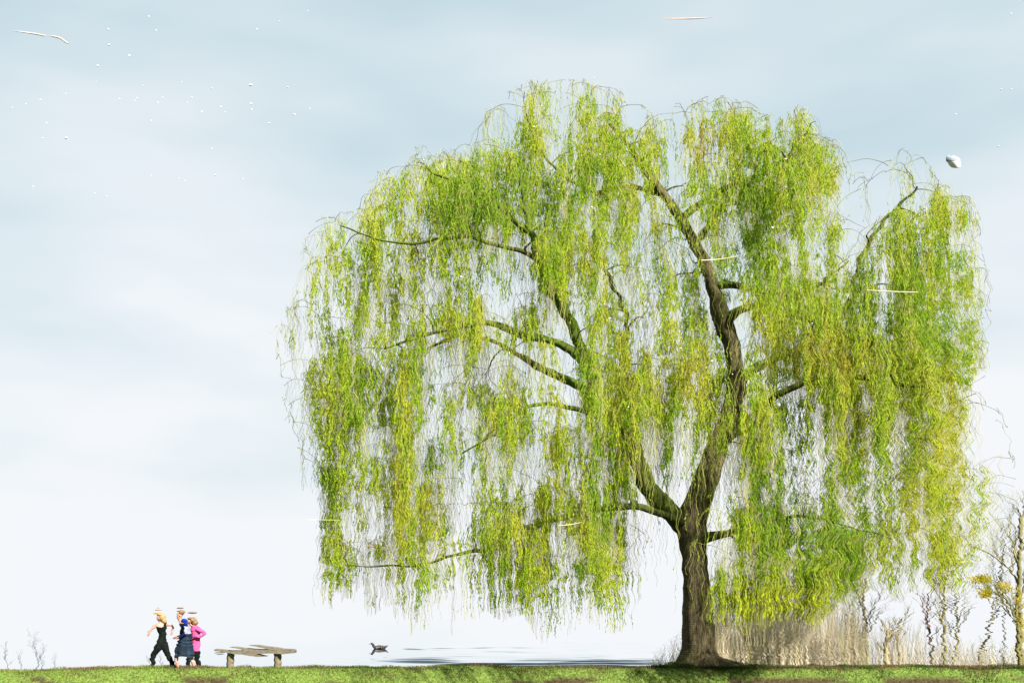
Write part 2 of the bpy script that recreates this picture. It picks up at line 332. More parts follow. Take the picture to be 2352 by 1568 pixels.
YT = 31.3
tb = W(1605, 1526, YT); tb[2] = 0.0
willow = empty('weeping_willow_tree', tb, 'huge weeping willow with a thick dark trunk and long drooping yellow-green strands', 'tree')
def limb(pts, step=.05):          # (px, py, depth offset, radius in px)
    P = np.array([W(p[0], p[1], YT+p[2]) for p in pts]); r = np.array([p[3]*.01265 for p in pts]); return resample(P, r, step)
LIMBS = {
 'trunk': [(1606,1540,0,50),(1605,1522,0,47),(1604,1500,0,42),(1602,1460,0,39),(1600,1400,0,36),(1597,1340,0,34),(1593,1280,0,33),(1590,1235,0,36),(1592,1190,0,32),(1606,1150,.1,30),(1628,1090,.2,29),(1650,1020,.3,25),(1676,950,.3,22),(1688,880,.3,19),(1682,800,.3,17),(1662,740,.3,20),(1645,680,.4,16),(1622,610,.4,15),(1592,555,.5,13),(1560,500,.5,11),(1520,440,.6,9),(1480,390,.6,7),(1440,330,.6,5),(1400,285,.5,3)],
 'L1': [(1585,1215,0,26),(1545,1180,0,23),(1500,1138,-.2,21),(1466,1070,-.4,19),(1445,990,-.6,17),(1395,925,-.8,15),(1350,850,-1,14),(1315,750,-1.2,12),(1272,665,-1.3,11),(1235,595,-1.4,9),(1215,525,-1.4,7),(1200,450,-1.3,5),(1190,370,-1.2,2.5)],
 'L2': [(1345,835,-1,10),(1295,795,-1.2,11),(1200,768,-1.4,9),(1120,745,-1.7,6),(1040,752,-2,5),(960,772,-2.2,3),(880,800,-2.4,2)],
 'L3': [(1400,930,-.8,10),(1330,885,-.4,9),(1250,850,.1,8),(1190,815,.4,5),(1130,785,.8,4),(1060,770,1,3),(980,800,1.2,2)],
 'L4': [(1240,600,-1.4,7),(1180,572,-1.8,5),(1100,550,-2.2,4),(1020,546,-2.4,3.5),(940,560,-2.6,3),(850,540,-2.8,2),(780,520,-2.9,1.2)],
 'L5': [(1470,1080,-.4,9),(1420,1000,.6,8),(1418,900,1.2,7),(1432,830,1.6,6),(1440,740,2,5),(1400,640,2.3,4),(1360,540,2.5,3)],
 'LL': [(1578,1205,-.2,11),(1500,1172,-.8,8),(1420,1166,-1.2,6.5),(1330,1180,-1.6,6),(1250,1200,-2,5.5),(1180,1218,-2.2,6),(1145,1255,-2.4,6),(1080,1268,-2.6,4),(990,1290,-2.8,3),(900,1302,-3,2),(800,1298,-3,1.2)],
 'LM': [(1445,1000,-.6,8),(1380,960,-1.2,6),(1290,930,-2,5),(1200,940,-2.4,4),(1120,1000,-2.6,3),(1060,1040,-2.8,2)],
 'R2': [(1562,505,.5,8),(1640,445,.2,6),(1720,410,0,5),(1800,365,-.2,4),(1850,310,-.3,2)],
 'R3': [(1640,655,.4,9),(1700,655,0,7),(1760,668,-.3,5),(1830,678,-.6,4),(1900,640,-.9,3),(1950,600,-1,2)],
 'R4': [(1664,735,.3,12),(1700,712,-.2,8),(1750,704,-.5,8),(1810,725,-.9,5),(1880,740,-1.2,4)],
 'R5': [(1680,945,.3,14),(1720,860,.5,12),(1800,815,.9,10),(1890,775,1.2,9),(1950,700,1.3,7),(1968,630,1.3,6),(1990,560,1.2,5),(2045,490,1,4),(2110,425,.8,2)],
 'R6': [(1900,775,1.2,8),(1990,790,.6,7),(2080,850,.2,5),(2130,930,-.2,4),(2200,960,-.5,2)],
 'R7': [(1650,1030,.3,12),(1740,940,-.8,9),(1840,880,-1.6,8),(1950,860,-2.2,6),(2060,880,-2.6,5),(2150,900,-2.8,3)],
 'R8': [(1590,1240,0,13),(1650,1228,-.6,8),(1740,1200,-1.4,5),(1850,1185,-1.9,3.5),(1950,1205,-2.2,2.5),(2050,1240,-2.4,1.5)],
 'U1': [(1595,560,.5,9),(1640,500,1,7),(1690,420,1.4,5),(1700,330,1.6,3),(1690,270,1.7,2)],
 'U2': [(1525,445,.6,7),(1450,430,.9,6),(1370,440,1.1,5),(1290,400,1.3,3.5),(1230,330,1.4,2.5),(1210,260,1.5,1.5)],
 'U3': [(1220,540,-1.4,6),(1150,480,-1.4,4),(1070,430,-1.5,3),(1000,400,-1.6,2)],
}
nodes = []
for k, pts in LIMBS.items():
    P, r = limb(pts, .018 if k == 'trunk' else .035)
    r = r*(1+.06*noise2(np.arange(len(r))*.05, 0, 60))
    if k != 'trunk':
        s_ = 1+0*r; P = P+np.stack([.10*noise2(P[:, 2]*1.6, P[:, 0]*1.6, 61), 0*r, .10*noise2(P[:, 0]*1.9, P[:, 2]*1.2, 62)], -1)*np.minimum(1, np.arange(len(P))/30)[:, None]
    nodes += [(p, q) for p, q in zip(P[::8], r[::8]) if p[2] > 3.4 or k in ('LL', 'R8')]
    g = Geo(); V = tube(g, P, r, 26 if k == 'trunk' else 12, cap=False, rough=.22, seed=len(nodes) % 50)
    if k == 'trunk':           # root flare, widest to the right
        V = g.V[0]; z = V[:, 2]; c = tb[:2]; fl = sstep(.55, -.05, z); dx = V[:, 0]-c[0]; dy = V[:, 1]-c[1]; a = np.arctan2(dy, dx)
        lob = 1+fl*(.16+.35*np.maximum(0, np.cos(5*a+.6))*.5+1.15*np.maximum(0, np.cos(a))**3*sstep(.32, 0, z)+.1*np.maximum(0, -np.cos(a)))
        V[:, 0] = c[0]+dx*lob; V[:, 1] = c[1]+dy*lob; g.V[0] = V
        g.build('trunk', M_bark, willow, rip=.4, fine=1.6, smooth=True)
    else:
        g.build('limb', M_limb, willow, rip=1, smooth=True)
NP = np.array([p for p, q in nodes]); NR = np.array([q for p, q in nodes])

# secondary branches grow from the nearest wood towards points spread through the crown
flat = D.ravel()/D.sum()
A_ = RNG.choice(D.size, 1500, p=flat); apx = gxn.ravel()[A_]+RNG.uniform(-3, 3, 1500); apy = gyn.ravel()[A_]+RNG.uniform(-3, 3, 1500)
apy -= RNG.uniform(0, 60, 1500)
ring = []                                     # extra points just under the outline, so the fringe has wood to hang from
for a in range(2, 42):
    A0, B0 = OUT[a], OUT[a+1]
    for q in range(int(np.hypot(*(B0-A0))/14)+1):
        t_ = RNG.random(); ring.append(A0+(B0-A0)*t_+np.array([(1480-A0[0])*.02, RNG.uniform(4, 40)]))
ring = np.array(ring); apx = np.concatenate([apx, ring[:, 0]]); apy = np.concatenate([apy, ring[:, 1]])
ok = inside(apx, apy) & (apy < 1290); apx, apy = apx[ok], apy[ok]; nlow = 90
apx = np.concatenate([apx, RNG.uniform(1640, 1925, nlow)]); apy = np.concatenate([apy, RNG.uniform(1270, 1350, nlow)])
wid = np.sqrt(np.clip(1-((apx-1480)/900)**2, .02, 1))*np.clip(.35+(apy-150)/700, .3, 1)
AY = YT+RNG.uniform(-1, 1, len(apx))*5.2*wid
AY[-nlow:] = RNG.uniform(27.2, 28.6, nlow)
TP = np.stack([(apx-CX)/F*AY, AY, EYE+(HOR-apy)/F*AY], -1)
d0 = np.array([np.min(np.linalg.norm(NP-p, axis=1)) for p in TP]); order = np.argsort(d0)
gb = Geo(); hang = []
for idx in order:
    p1 = TP[idx]; dd = NP-p1; dist = np.linalg.norm(dd*np.array([1, 1, 1.15]), axis=1)+.6*np.maximum(0, dd[:, 2])
    j = int(np.argmin(dist)); p0 = NP[j]; r0 = min(NR[j]*.6, .035); Ln = np.linalg.norm(p1-p0)
    if Ln < .12: continue
    t_ = np.linspace(0, 1, max(5, int(Ln/.11)))[:, None]
    c_ = (p0+p1)/2+np.array([0, 0, .22*Ln+.05])+RNG.normal(0, .07*Ln, 3)
    P = (1-t_)**2*p0+2*t_*(1-t_)*c_+t_**2*p1; r_ = np.linspace(r0, max(.0065, r0*.38), len(P))
    w_ = np.sin(np.pi*t_[:, 0]); P[:, 0] += w_*.10*noise2(P[:, 2]*3, P[:, 1]*3, 63); P[:, 2] += w_*.10*noise2(P[:, 0]*3, P[:, 1]*3, 64)
    P, r_ = resample(P, r_, .05)
    tube(gb, P, r_, 4, cap=False, col=(np.array((.035, .038, .01)) if d0[idx] < 1.5 else np.array((.09, .10, .03)))*RNG.uniform(.6, 1.6)+(np.array((.03, .015, 0)) if RNG.random() < .25 else 0))
    NP = np.vstack([NP, P[len(P)//3::5]]); NR = np.concatenate([NR, r_[len(P)//3::5]])
    hang.append(P[len(P)//3::2])
gb.build('branches', M_twig, willow, rip=1)
HP = np.vstack(hang)

# hanging strands with narrow leaves
hx, hy = toPX(HP); wgt = dens(hx, hy+20)+.06; wgt /= wgt.sum()
NS = 30000
si = RNG.choice(len(HP), NS, p=wgt)
SV = []; LV = []; LC = []; SC = []
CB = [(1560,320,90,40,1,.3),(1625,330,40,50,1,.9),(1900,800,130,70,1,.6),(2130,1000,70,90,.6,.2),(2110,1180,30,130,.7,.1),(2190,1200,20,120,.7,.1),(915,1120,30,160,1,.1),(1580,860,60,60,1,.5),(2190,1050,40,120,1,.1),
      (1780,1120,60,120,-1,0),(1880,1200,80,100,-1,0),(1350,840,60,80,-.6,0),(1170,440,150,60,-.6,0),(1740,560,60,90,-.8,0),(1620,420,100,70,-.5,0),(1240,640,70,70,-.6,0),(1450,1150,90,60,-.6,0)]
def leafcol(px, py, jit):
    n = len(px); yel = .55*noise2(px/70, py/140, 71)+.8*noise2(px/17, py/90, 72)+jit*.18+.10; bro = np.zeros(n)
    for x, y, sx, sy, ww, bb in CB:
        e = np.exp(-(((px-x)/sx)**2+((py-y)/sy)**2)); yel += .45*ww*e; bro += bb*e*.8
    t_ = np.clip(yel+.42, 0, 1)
    g0 = np.array((.115, .225, .010)); g1 = np.array((.225, .330, .014)); g2 = np.array((.325, .340, .026)); br = np.array((.19, .115, .02))
    lo = np.clip(t_*2, 0, 1)[:, None]; hi = np.clip(t_*2-1, 0, 1)[:, None]
    c = g0+(g1-g0)*lo+(g2-g1)*hi; b_ = np.clip(bro, 0, .85)[:, None]*np.clip(.5+2*noise2(px/15, py/40, 73), 0, 1)[:, None]
    e = np.exp(-(((px-1780)/140)**4+((py-1400)/65)**4))[:, None]  # low right patch: lime leaves, painted brighter in place of sunlight
    return (c*(1-b_)+br*b_)*(1-e)+e*np.array((.42, .48, .02))*(.8+.5*noise2(px/12, py/25, 77))[:, None]
for s_ in si:
    p0 = HP[s_]+RNG.normal(0, .04, 3); px0, py0 = toPX(p0)
    edge = px0 < 760 or px0 > 2200
    Lh = RNG.gamma(3.2, .52)+.25
    if py0 > 1150: Lh *= .75
    if py0 < 750: Lh *= .72
    nst = max(4, int(Lh/.055)); tt = np.linspace(0, Lh, nst)
    off = RNG.normal(0, .22, 2); sway = RNG.normal(0, .05)
    x = p0[0]+off[0]*(1-np.exp(-tt/.35))+sway*tt*.6+.02*np.sin(tt*4+RNG.uniform(0, 6)); y = p0[1]+off[1]*(1-np.exp(-tt/.35))
    z = p0[2]+.10*np.exp(-((tt-.12)/.15)**2)-tt
    P = np.stack([x, y, z], -1); px, py = toPX(P)
    dn = dens(px, py); ins = dn > .02
    if not ins[min(3, nst-1)]: continue
    end = nst if ins.all() else max(2, int(np.argmin(ins | (np.arange(nst) < 3))))
    P = P[:end]; dn = dn[:end]; px = px[:end]; py = py[:end]
    if P[-1, 2] < .45: P = P[P[:, 2] > .45]; dn = dn[:len(P)]; px = px[:len(P)]; py = py[:len(P)]
    if len(P) < 3: continue
    a = RNG.uniform(-.8, .8); sw = .0028; dv = np.array([np.cos(a), np.sin(a), 0])*sw
    q = np.stack([P[:-1]-dv, P[:-1]+dv, P[1:]+dv, P[1:]-dv], 1); SV.append(q.reshape(-1, 3))
    jit = RNG.normal(); SC.append(np.repeat(np.broadcast_to(np.array((.22, .22, .06))*RNG.uniform(.5, 1.1), (len(q), 3)), 4, 0))
    # leaves, alternating sides; where the crown is thin the strand is nearly bare
    rep = 2; I = np.repeat(np.arange(len(P)-1), rep); fr_ = RNG.random(len(I))
    fl = noise2(px[I]/8, py[I]/6, 55)+.7*noise2(px[I]/16, py[I]/11, 56); full = np.clip((dn[I]*2.0-.38)*np.clip(.95+2.4*fl, .04, 1.8), .015, 1); kp = RNG.random(len(I)) < full; I = I[kp]; fr_ = fr_[kp]
    if len(I) == 0: continue
    B_ = P[I]+(P[I+1]-P[I])*fr_[:, None]; m_ = len(I)
    an = RNG.uniform(0, 2*np.pi, m_); ln = RNG.uniform(.055, .12, m_); sp = RNG.uniform(.12, .5, m_)
    ax = np.stack([np.cos(an)*sp, np.sin(an)*sp, -np.ones(m_)], -1); ax /= np.linalg.norm(ax, axis=1)[:, None]
    fa = RNG.uniform(-1.1, 1.1, m_); sd_ = np.stack([np.cos(fa), np.sin(fa), .1*np.sin(an)], -1)*RNG.uniform(.007, .0125, m_)[:, None]
    tip = B_+ax*ln[:, None]; mid = B_+ax*ln[:, None]*.45
    LV.append(np.stack([B_, mid+sd_, tip, mid-sd_], 1).reshape(-1, 3))
    c = leafcol(px[I], py[I], np.full(m_, jit))*RNG.uniform(.75, 1.25, (m_, 1)); LC.append(np.repeat(c, 4, 0))
LV = np.vstack(LV); SV = np.vstack(SV)
print('leaves', len(LV)//4, 'stem quads', len(SV)//4)
mesh_np('crown', ripple(LV), np.arange(len(LV)).reshape(-1, 4), M_leaf, willow, col=np.vstack(LC))
mesh_np('hanging_twigs', ripple(SV), np.arange(len(SV)).reshape(-1, 4), M_twig, willow, col=np.vstack(SC))

# ------------------------------------------------------------------ wavering bare trees and brush behind the bank
def zig(V, A, lam, A2=.01):
    V = V.copy(); x, z = V[:, 0], V[:, 2]; k = .35+1.3*np.clip(noise2(x*1.5, z*1.2, 80)+.5, 0, 1)
    V[:, 0] += k*A*(2.6*noise2(x*1.1, z/lam*1.7, 81)+.3*np.sin(2*np.pi*z/lam+9*noise2(x*.9, z*1.3, 83)))+A2*3*noise2(x*2, z/.03, 82); return V
def grow(g, p, d, ln, r, depth, col, spread=.5, step=.03):
    n = max(5, int(ln/step)); P = [p]; q = np.array(d, float)
    bend = RNG.normal(0, .25, 3); bend[1] *= .5
    for i_ in range(n):
        q = q+bend*(ln/n)+RNG.normal(0, .03, 3); q /= np.linalg.norm(q); P.append(P[-1]+q*ln/n)
    P = np.array(P); rr_ = np.linspace(r, r*.45, len(P)); tube(g, P, rr_, 5, cap=False, col=col)
    tips = [P[-1]]
    if depth > 0:
        for f_ in np.linspace(.3, .98, 5 if depth > 1 else 6):
            i_ = int(f_*(len(P)-1)); t_ = P[min(i_+1, len(P)-1)]-P[i_-1]; t_ /= np.linalg.norm(t_)
            nd_ = t_+RNG.normal(0, spread, 3)*np.array([1, .8, .35])+np.array([0, 0, .12]); nd_ /= np.linalg.norm(nd_)
            tips += grow(g, P[i_], nd_, ln*RNG.uniform(.35, .6), rr_[i_]*.55, depth-1, col, spread, step)
    return tips
def thin_tree(name, px, Y, toppy, rpx, col, label, group, A=.05, lam=.10, lean=0, zb=-.25, depth=2, trunk_frac=.6, foliage=None, spread=.5):
    b0 = np.array([(px-CX)/F*Y, Y, zb]); top = EYE+(HOR-toppy)/F*Y; Hh = top-zb; r = rpx*Y/F
    root = empty(name, b0, label, 'tree' if Hh > 1.6 else 'sapling', group)
    t_ = np.linspace(0, 1, max(12, int(Hh*.8/.02))); P = b0+np.stack([lean*t_+.05*np.sin(t_*5+px), 0*t_, t_*Hh*.85], -1)
    g = Geo(); tube(g, P, r*(1-.65*t_), 8, cap=False, col=np.array(col))
    mesh_np('trunk', zig(np.vstack(g.V), A, lam), np.vstack(g.F), M_twig, root, col=np.vstack(g.C), smooth=True)
    g = Geo(); tips = []
    for f_ in np.linspace(1-trunk_frac, .99, 9):
        i_ = int(f_*(len(P)-1)); d = np.array([RNG.choice([-1, 1])*RNG.uniform(.25, .8), RNG.uniform(-.4, .4), 1.]); d /= np.linalg.norm(d)
        tips += grow(g, P[i_], d, Hh*RNG.uniform(.16, .30), r*.42*(1-.5*f_), depth, np.array(col)*1.15, spread)
    mesh_np('branches', zig(np.vstack(g.V), A, lam), np.vstack(g.F), M_twig, root, col=np.vstack(g.C))
    if foliage:
        tp = np.array(tips); n_, c_, sz = foliage; I = RNG.integers(0, len(tp), n_)
        B_ = tp[I]+RNG.normal(0, .16, (n_, 3))*np.array([1, 1, 1.1]); d = RNG.normal(0, 1, (n_, 3)); d /= np.linalg.norm(d, axis=1)[:, None]
        e = np.cross(d, RNG.normal(0, 1, (n_, 3))); e /= np.linalg.norm(e, axis=1)[:, None]
        Vq = np.stack([B_, B_+d*sz*.5+e*sz*.2, B_+d*sz, B_+d*sz*.5-e*sz*.2], 1).reshape(-1, 3)
        mesh_np('crown', zig(Vq, .02, .12, 0), np.arange(4*n_).reshape(-1, 4), M_leaf, root, col=np.repeat(np.array(c_)*RNG.uniform(.7, 1.25, (n_, 1)), 4, 0))
    return root
GR = 'bare trees behind the bank on the right'
TAN = (.20, .17, .09); DRK = (.15, .135, .065); GRY = (.17, .18, .17)
for px, top, rp, c_, A_, lm, ln_, Y_, lab in [
    (1946,1385,4.5,TAN,.05,.11,.0,31.6,'slim tan zigzag trunk standing at the right edge of the tan brush'),
    (1986,1290,5.0,DRK,.05,.10,.05,31.4,'dark slim bare tree just right of the tan brush'),
    (2038,1425,7.5,TAN,.022,.13,.0,31.2,'stubby pale tan trunk, thickest of the bare trunks on the right'),
    (2062,1400,5.0,TAN,.05,.085,.1,31.5,'pale bare tree immediately right of the thickest tan trunk'),
    (2137,1330,3.6,(.13,.07,.05),.07,.12,-.05,31.6,'reddish-brown thin bare tree with a strongly zigzag stem'),
    (2170,1250,5.0,DRK,.045,.12,.02,31.3,'tall dark bare tree below the right end of the willow crown'),
    (2192,1330,4.2,DRK,.06,.075,.1,31.5,'fine-rippled dark bare tree leaning right, beside the tall dark one'),
    (2248,1215,3.6,DRK,.09,.09,.75,31.6,'thin bare tree leaning far right with wide dark zigzags'),
    (2300,1150,3.0,GRY,.05,.10,.1,31.9,'faint grey bare tree between the willow and the yellow-leaved tree')]:
    thin_tree('bare_tree', px, Y_, top, rp, c_, lab, GR, A_, lm, ln_)
thin_tree('yellow_leaved_tree', 2346, 31.1, 1120, 9, (.12, .11, .05), 'slender tree with yellow-green leaves cut by the right edge', None, .035, .16, -.05, foliage=None)
def leaf_cloud(name, label, stem, blobs, n, colf, Y, cat='tree', sz=(.05, .09)):
    b0 = W(stem[0][0], stem[0][1], Y); root = empty(name, b0, label, cat)
    P, r = resample(np.array([W(a, b_, Y) for a, b_, c_ in stem]), np.array([c_*Y/F for a, b_, c_ in stem]), .02)
    g = Geo(); tube(g, P, r, 8, cap=False, col=np.array((.11, .10, .035)))
    for k_ in range(26):
        x, y, sx, sy = blobs[k_ % len(blobs)]; e_ = W(x+RNG.normal(0, .6)*sx, y+RNG.normal(0, .5)*sy-10, Y+RNG.normal(0, .5)); s_ = P[int(RNG.uniform(.6, .99)*(len(P)-1))]
        t_ = np.linspace(0, 1, 40)[:, None]; c_ = (s_+e_)/2+np.array([0, 0, .25]); tube(g, (1-t_)**2*s_+2*t_*(1-t_)*c_+t_**2*e_, np.linspace(.012, .005, 40), 4, cap=False, col=np.array((.12, .11, .035)))
    mesh_np('trunk', zig(np.vstack(g.V), .03, .13), np.vstack(g.F), M_twig, root, col=np.vstack(g.C), smooth=True)
    I = RNG.integers(0, len(blobs), n); bl = np.array(blobs)[I]
    px = bl[:, 0]+RNG.normal(0, .55, n)*bl[:, 2]; py = bl[:, 1]+RNG.normal(0, .55, n)*bl[:, 3]
    k_ = noise2(px/14, py/30, 90) > -.12; px, py = px[k_], py[k_]; n = len(px)
    yy = Y+RNG.normal(0, .45, n); B_ = np.stack([(px-CX)/F*yy, yy, EYE+(HOR-py)/F*yy], -1)
    d = RNG.normal(0, .5, (n, 3))-np.array([0, 0, .6]); d /= np.linalg.norm(d, axis=1)[:, None]; e = np.cross(d, RNG.normal(0, 1, (n, 3))); e /= np.linalg.norm(e, axis=1)[:, None]
    s = RNG.uniform(*sz, n)[:, None]; Vq = np.stack([B_, B_+d*s*.5+e*s*.17, B_+d*s, B_+d*s*.5-e*s*.17], 1).reshape(-1, 3)
    mesh_np('crown', zig(Vq, .03, .14, 0), np.arange(4*n).reshape(-1, 4), M_leaf, root, col=np.repeat(colf(px, py)*RNG.uniform(.75, 1.2, (n, 1)), 4, 0))
    return root
leaf_cloud('golden_shrub', 'golden-yellow leafy patch on a thin stem at the far right edge', [(2343,1540,5),(2338,1460,5),(2334,1390,3)],
    [(2345,1370,14,40),(2300,1345,38,12),(2255,1328,24,8),(2350,1395,12,40),(2270,1360,18,10)], 3600, lambda px, py: pal((.20, .20, .01), (.38, .30, .02), sstep(-.3, .3, noise2(px/20, py/20, 92))), 30.9)

# tan brush: a mass of fine stems nobody could count
g = Geo(); n = 4400
for k_ in range(n):
    u_ = RNG.random()
    if u_ < .62: px = RNG.uniform(1615, 1990)
    elif u_ < .8: px = RNG.uniform(1985, 2352)
    elif u_ < .84: px = RNG.uniform(1440, 1570)
    else: px = RNG.uniform(1640, 1850)
    Y = RNG.uniform(31.0, 32.7)+.9*float(sstep(1840, 1670, px))
    if px < 1575: Y = RNG.uniform(32.3, 33.5)
    hmx = 150*sstep(1440, 1650, px)*(.45+.55*sstep(2250, 1850, px))
    top = 1535-hmx*RNG.uniform(.25, 1.05)*(1+.5*noise2(px/25, 0, 95)); 
    z0 = -.3; z1 = EYE+(HOR-top)/F*Y; nz_ = max(6, int((z1-z0)/.016)); t_ = np.linspace(0, 1, nz_)
    x = (px-CX)/F*Y+RNG.normal(0, .10)*t_**2+.03*np.sin(t_*7+k_); r = RNG.uniform(.004, .009)*(1-.6*t_)
    z = z0+t_*(z1-z0); P = np.stack([x, Y+0*t_+RNG.normal(0, .08)*t_, z], -1)
    a = RNG.uniform(-.6, .6); dv = np.array([np.cos(a), np.sin(a), 0]); Vl = np.stack([P-dv*r[:, None], P+dv*r[:, None]], 1).reshape(-1, 3)
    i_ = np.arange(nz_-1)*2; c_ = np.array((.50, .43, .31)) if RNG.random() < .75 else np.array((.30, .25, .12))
    c_ = c_*float(1.2-.68*sstep(1760, 1990, px))  # left stems painted paler to offset the willow's shade on them
    if RNG.random() < .08: c_ = np.array((.22, .24, .04))
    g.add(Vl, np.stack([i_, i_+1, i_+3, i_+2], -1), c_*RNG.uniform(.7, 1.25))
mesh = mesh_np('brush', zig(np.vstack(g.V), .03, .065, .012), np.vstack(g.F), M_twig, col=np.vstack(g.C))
tag(mesh, 'tan leafless brush in a hazy rippled mass behind the bank right of the willow trunk', 'brush', kind='stuff')

GL = 'bare saplings at the left end of the bank'
BLU = (.09, .10, .115)
for px, top, rp, A_, lab in [(82,1448,1.6,.03,'tallest bare blue-grey sapling near the left edge, twin wavy stem'),(97,1475,1.1,.03,'short bare sapling just right of the tallest blue-grey one'),
    (14,1470,1.0,.02,'faint bare sapling cut by the left edge'),(45,1492,.9,.02,'low faint bare sapling between the left edge and the tallest one'),(128,1500,.8,.02,'smallest bare sapling right of the two blue-grey stems'),
    (347,1497,.6,.012,'tiny faint sprig of bare twigs left of the walking people'),(372,1500,.6,.012,'tiny faint sprig of bare twigs right at the first walker\'s foot')]:
    thin_tree('bare_sapling', px, 30.45, top, rp, BLU, lab, GL, A_, .11, 0, -.1, 2, .8, spread=.7)

# ------------------------------------------------------------------ people
def z1(zx, zy, dy=0., Y=30.):            # a point on the people close-up
    return W((500+zx/4.356)/1.6327, (2200+zy/4.356)/1.6327, Y)+np.array([0, dy, 0])
def skin_mesh(chains, levels=2):
    """chains: lists of (point, radius); points shared by position are welded into one skeleton"""
    bm = bmesh.new(); lay = bm.verts.layers.skin.verify(); seen = {}
    def vert(p, r):
        key = tuple(round(float(c), 4) for c in p)
        if key not in seen:
            v = bm.verts.new(key); v[lay].radius = (r, r); seen[key] = v
            if len(seen) == 1: v[lay].use_root = True
        return seen[key]
    for ch in chains:
        pv = None
        for p, r in ch:
            v = vert(p, r)
            if pv is not None and pv is not v and bm.edges.get((pv, v)) is None: bm.edges.new((pv, v))
            pv = v
    me = bpy.data.meshes.new('tmp'); bm.to_mesh(me); bm.free(); o = bpy.data.objects.new('tmp', me); COL.objects.link(o)
    s = o.modifiers.new('s', 'SKIN'); s.use_smooth_shade = True
    ss = o.modifiers.new('d', 'SUBSURF'); ss.levels = levels; ss.render_levels = levels
    dg = bpy.context.evaluated_depsgraph_get(); ev = o.evaluated_get(dg); m2 = bpy.data.meshes.new_from_object(ev)
    bpy.data.objects.remove(o); bpy.data.meshes.remove(me); return m2
def wobble(V):
    V = V.copy(); x, z = V[:, 0], V[:, 2]; k = .4+1.2*np.clip(noise2(x*4, z*3, 100)+.5, 0, 1)
    V[:, 0] += k*(.045*noise2(x*.8, z/.045, 101)+.03*noise2(x*.8, z/.10, 102)); return V
def verts(me):
    V = np.empty(len(me.vertices)*3); me.vertices.foreach_get('co', V); return V.reshape(-1, 3)
def finish(me, name, mat, parent, sel=None, off=0.):
    V = verts(me); Nn = np.array([v.normal for v in me.vertices]); fs = [list(p.vertices) for p in me.polygons]
    if sel is not None:
        zx = ((V[:, 0]/V[:, 1]*F+CX)*1.6327-500)*4.356; zy = ((HOR-(V[:, 2]-EYE)/V[:, 1]*F)*1.6327-2200)*4.356
        ok_ = sel(zx, zy); fs = [f_ for f_ in fs if all(ok_[i_] for i_ in f_)]
    V = wobble(V+Nn*off); used = sorted({i_ for f_ in fs for i_ in f_}); mp_ = {a_: b_ for b_, a_ in enumerate(used)}
    m2 = bpy.data.meshes.new(name); m2.from_pydata([tuple(V[i_]) for i_ in used], [], [[mp_[i_] for i_ in f_] for f_ in fs]); m2.materials.append(mat)
    for p in m2.polygons: p.use_smooth = True
    o = bpy.data.objects.new(name, m2); COL.objects.link(o); put(o, parent); return o
def ell(c, r, nu=18, nv=12, sq=None):
    c = np.asarray(c, float); u_ = np.linspace(0, 2*np.pi, nu, endpoint=False); v_ = np.linspace(.02, np.pi-.02, nv)
    Vv = np.array([[np.sin(b_)*np.cos(a_)*r[0], np.sin(b_)*np.sin(a_)*r[1], np.cos(b_)*r[2]] for b_ in v_ for a_ in u_])+c
    Fc = [[i_*nu+j_, i_*nu+(j_+1) % nu, (i_+1)*nu+(j_+1) % nu, (i_+1)*nu+j_] for i_ in range(nv-1) for j_ in range(nu)]
    return Vv, np.array(Fc)
def add_ells(name, mat, parent, items, wob=True, jag=0):
    g_ = Geo()
    for c, r in items:
        Vv, Fc = ell(c, r)
        if jag: Vv += (noise2(Vv[:, 0]*40, Vv[:, 2]*60, 110)[:, None])*np.array([jag, 0, jag*.3])
        g_.add(Vv, Fc)
    V_ = np.vstack(g_.V); V_ = wobble(V_) if wob else V_
    return mesh_np(name, V_, np.vstack(g_.F), mat, parent, smooth=True)
def hand(p, d, r=.022):
    """palm and five fingers, slightly curled, as extra chains on the body skeleton"""
    p = np.array(p); d = np.array(d, float); d /= np.linalg.norm(d); s = np.cross(d, [0, 1, 0]); s /= np.linalg.norm(s); palm = p+d*.07
    ch = [[(p, r), (palm, .024)]]
    for k_, (o_, l_) in enumerate([(-.03, .055), (-.012, .07), (.008, .068), (.028, .05)]):
        a_ = palm+s*o_*.7+d*.025+np.array([0, o_*.5, 0]); ch.append([(palm, .024), (a_, .008), (a_+d*l_*.55, .0075), (a_+d*l_*.85+np.array([-.015, 0, -.01]), .006)])
    th_ = p+d*.03; ch.append([(p, r), (th_-s*.035, .009), (th_-s*.045+d*.035, .008)])
    return ch
M_skin = plain('skin', (.27, .145, .115), .6, .08, 8); M_blond = plain('blond_hair', (.20, .125, .05), .6, .5, 30, stretch=(1, 1, 4)); M_brown = plain('brown_hair', (.12, .07, .03), .6, .6, 25, stretch=(1, 1, 3))
M_black = plain('black_cloth', (.004, .006, .005), .9, .4, 14, spec=.03); M_navy = plain('navy_cloth', (.0025, .005, .026), .8, .5, 7, spec=.04); M_teal = plain('dark_blue_skirt', (.0012, .007, .016), .8, .8, 5, stretch=(1.5, 1, 1))
M_pink = plain('pink_knit', (.36, .05, .14), .8, .25, 9, spec=.04); M_lilac = plain('pale_lilac_cloth', (.17, .17, .23), .8, .2, 12, spec=.04); M_blue = plain('bright_blue_hood', (.004, .018, .15), .7, .5, 8, spec=.04); M_shoe = plain('dark_shoe', (.02, .03, .025), .6, .3, 10)
M_eye = plain('eye', (.02, .015, .01), .3, .1, 5); M_lip = plain('lip', (.45, .16, .13), .5, .1, 5)
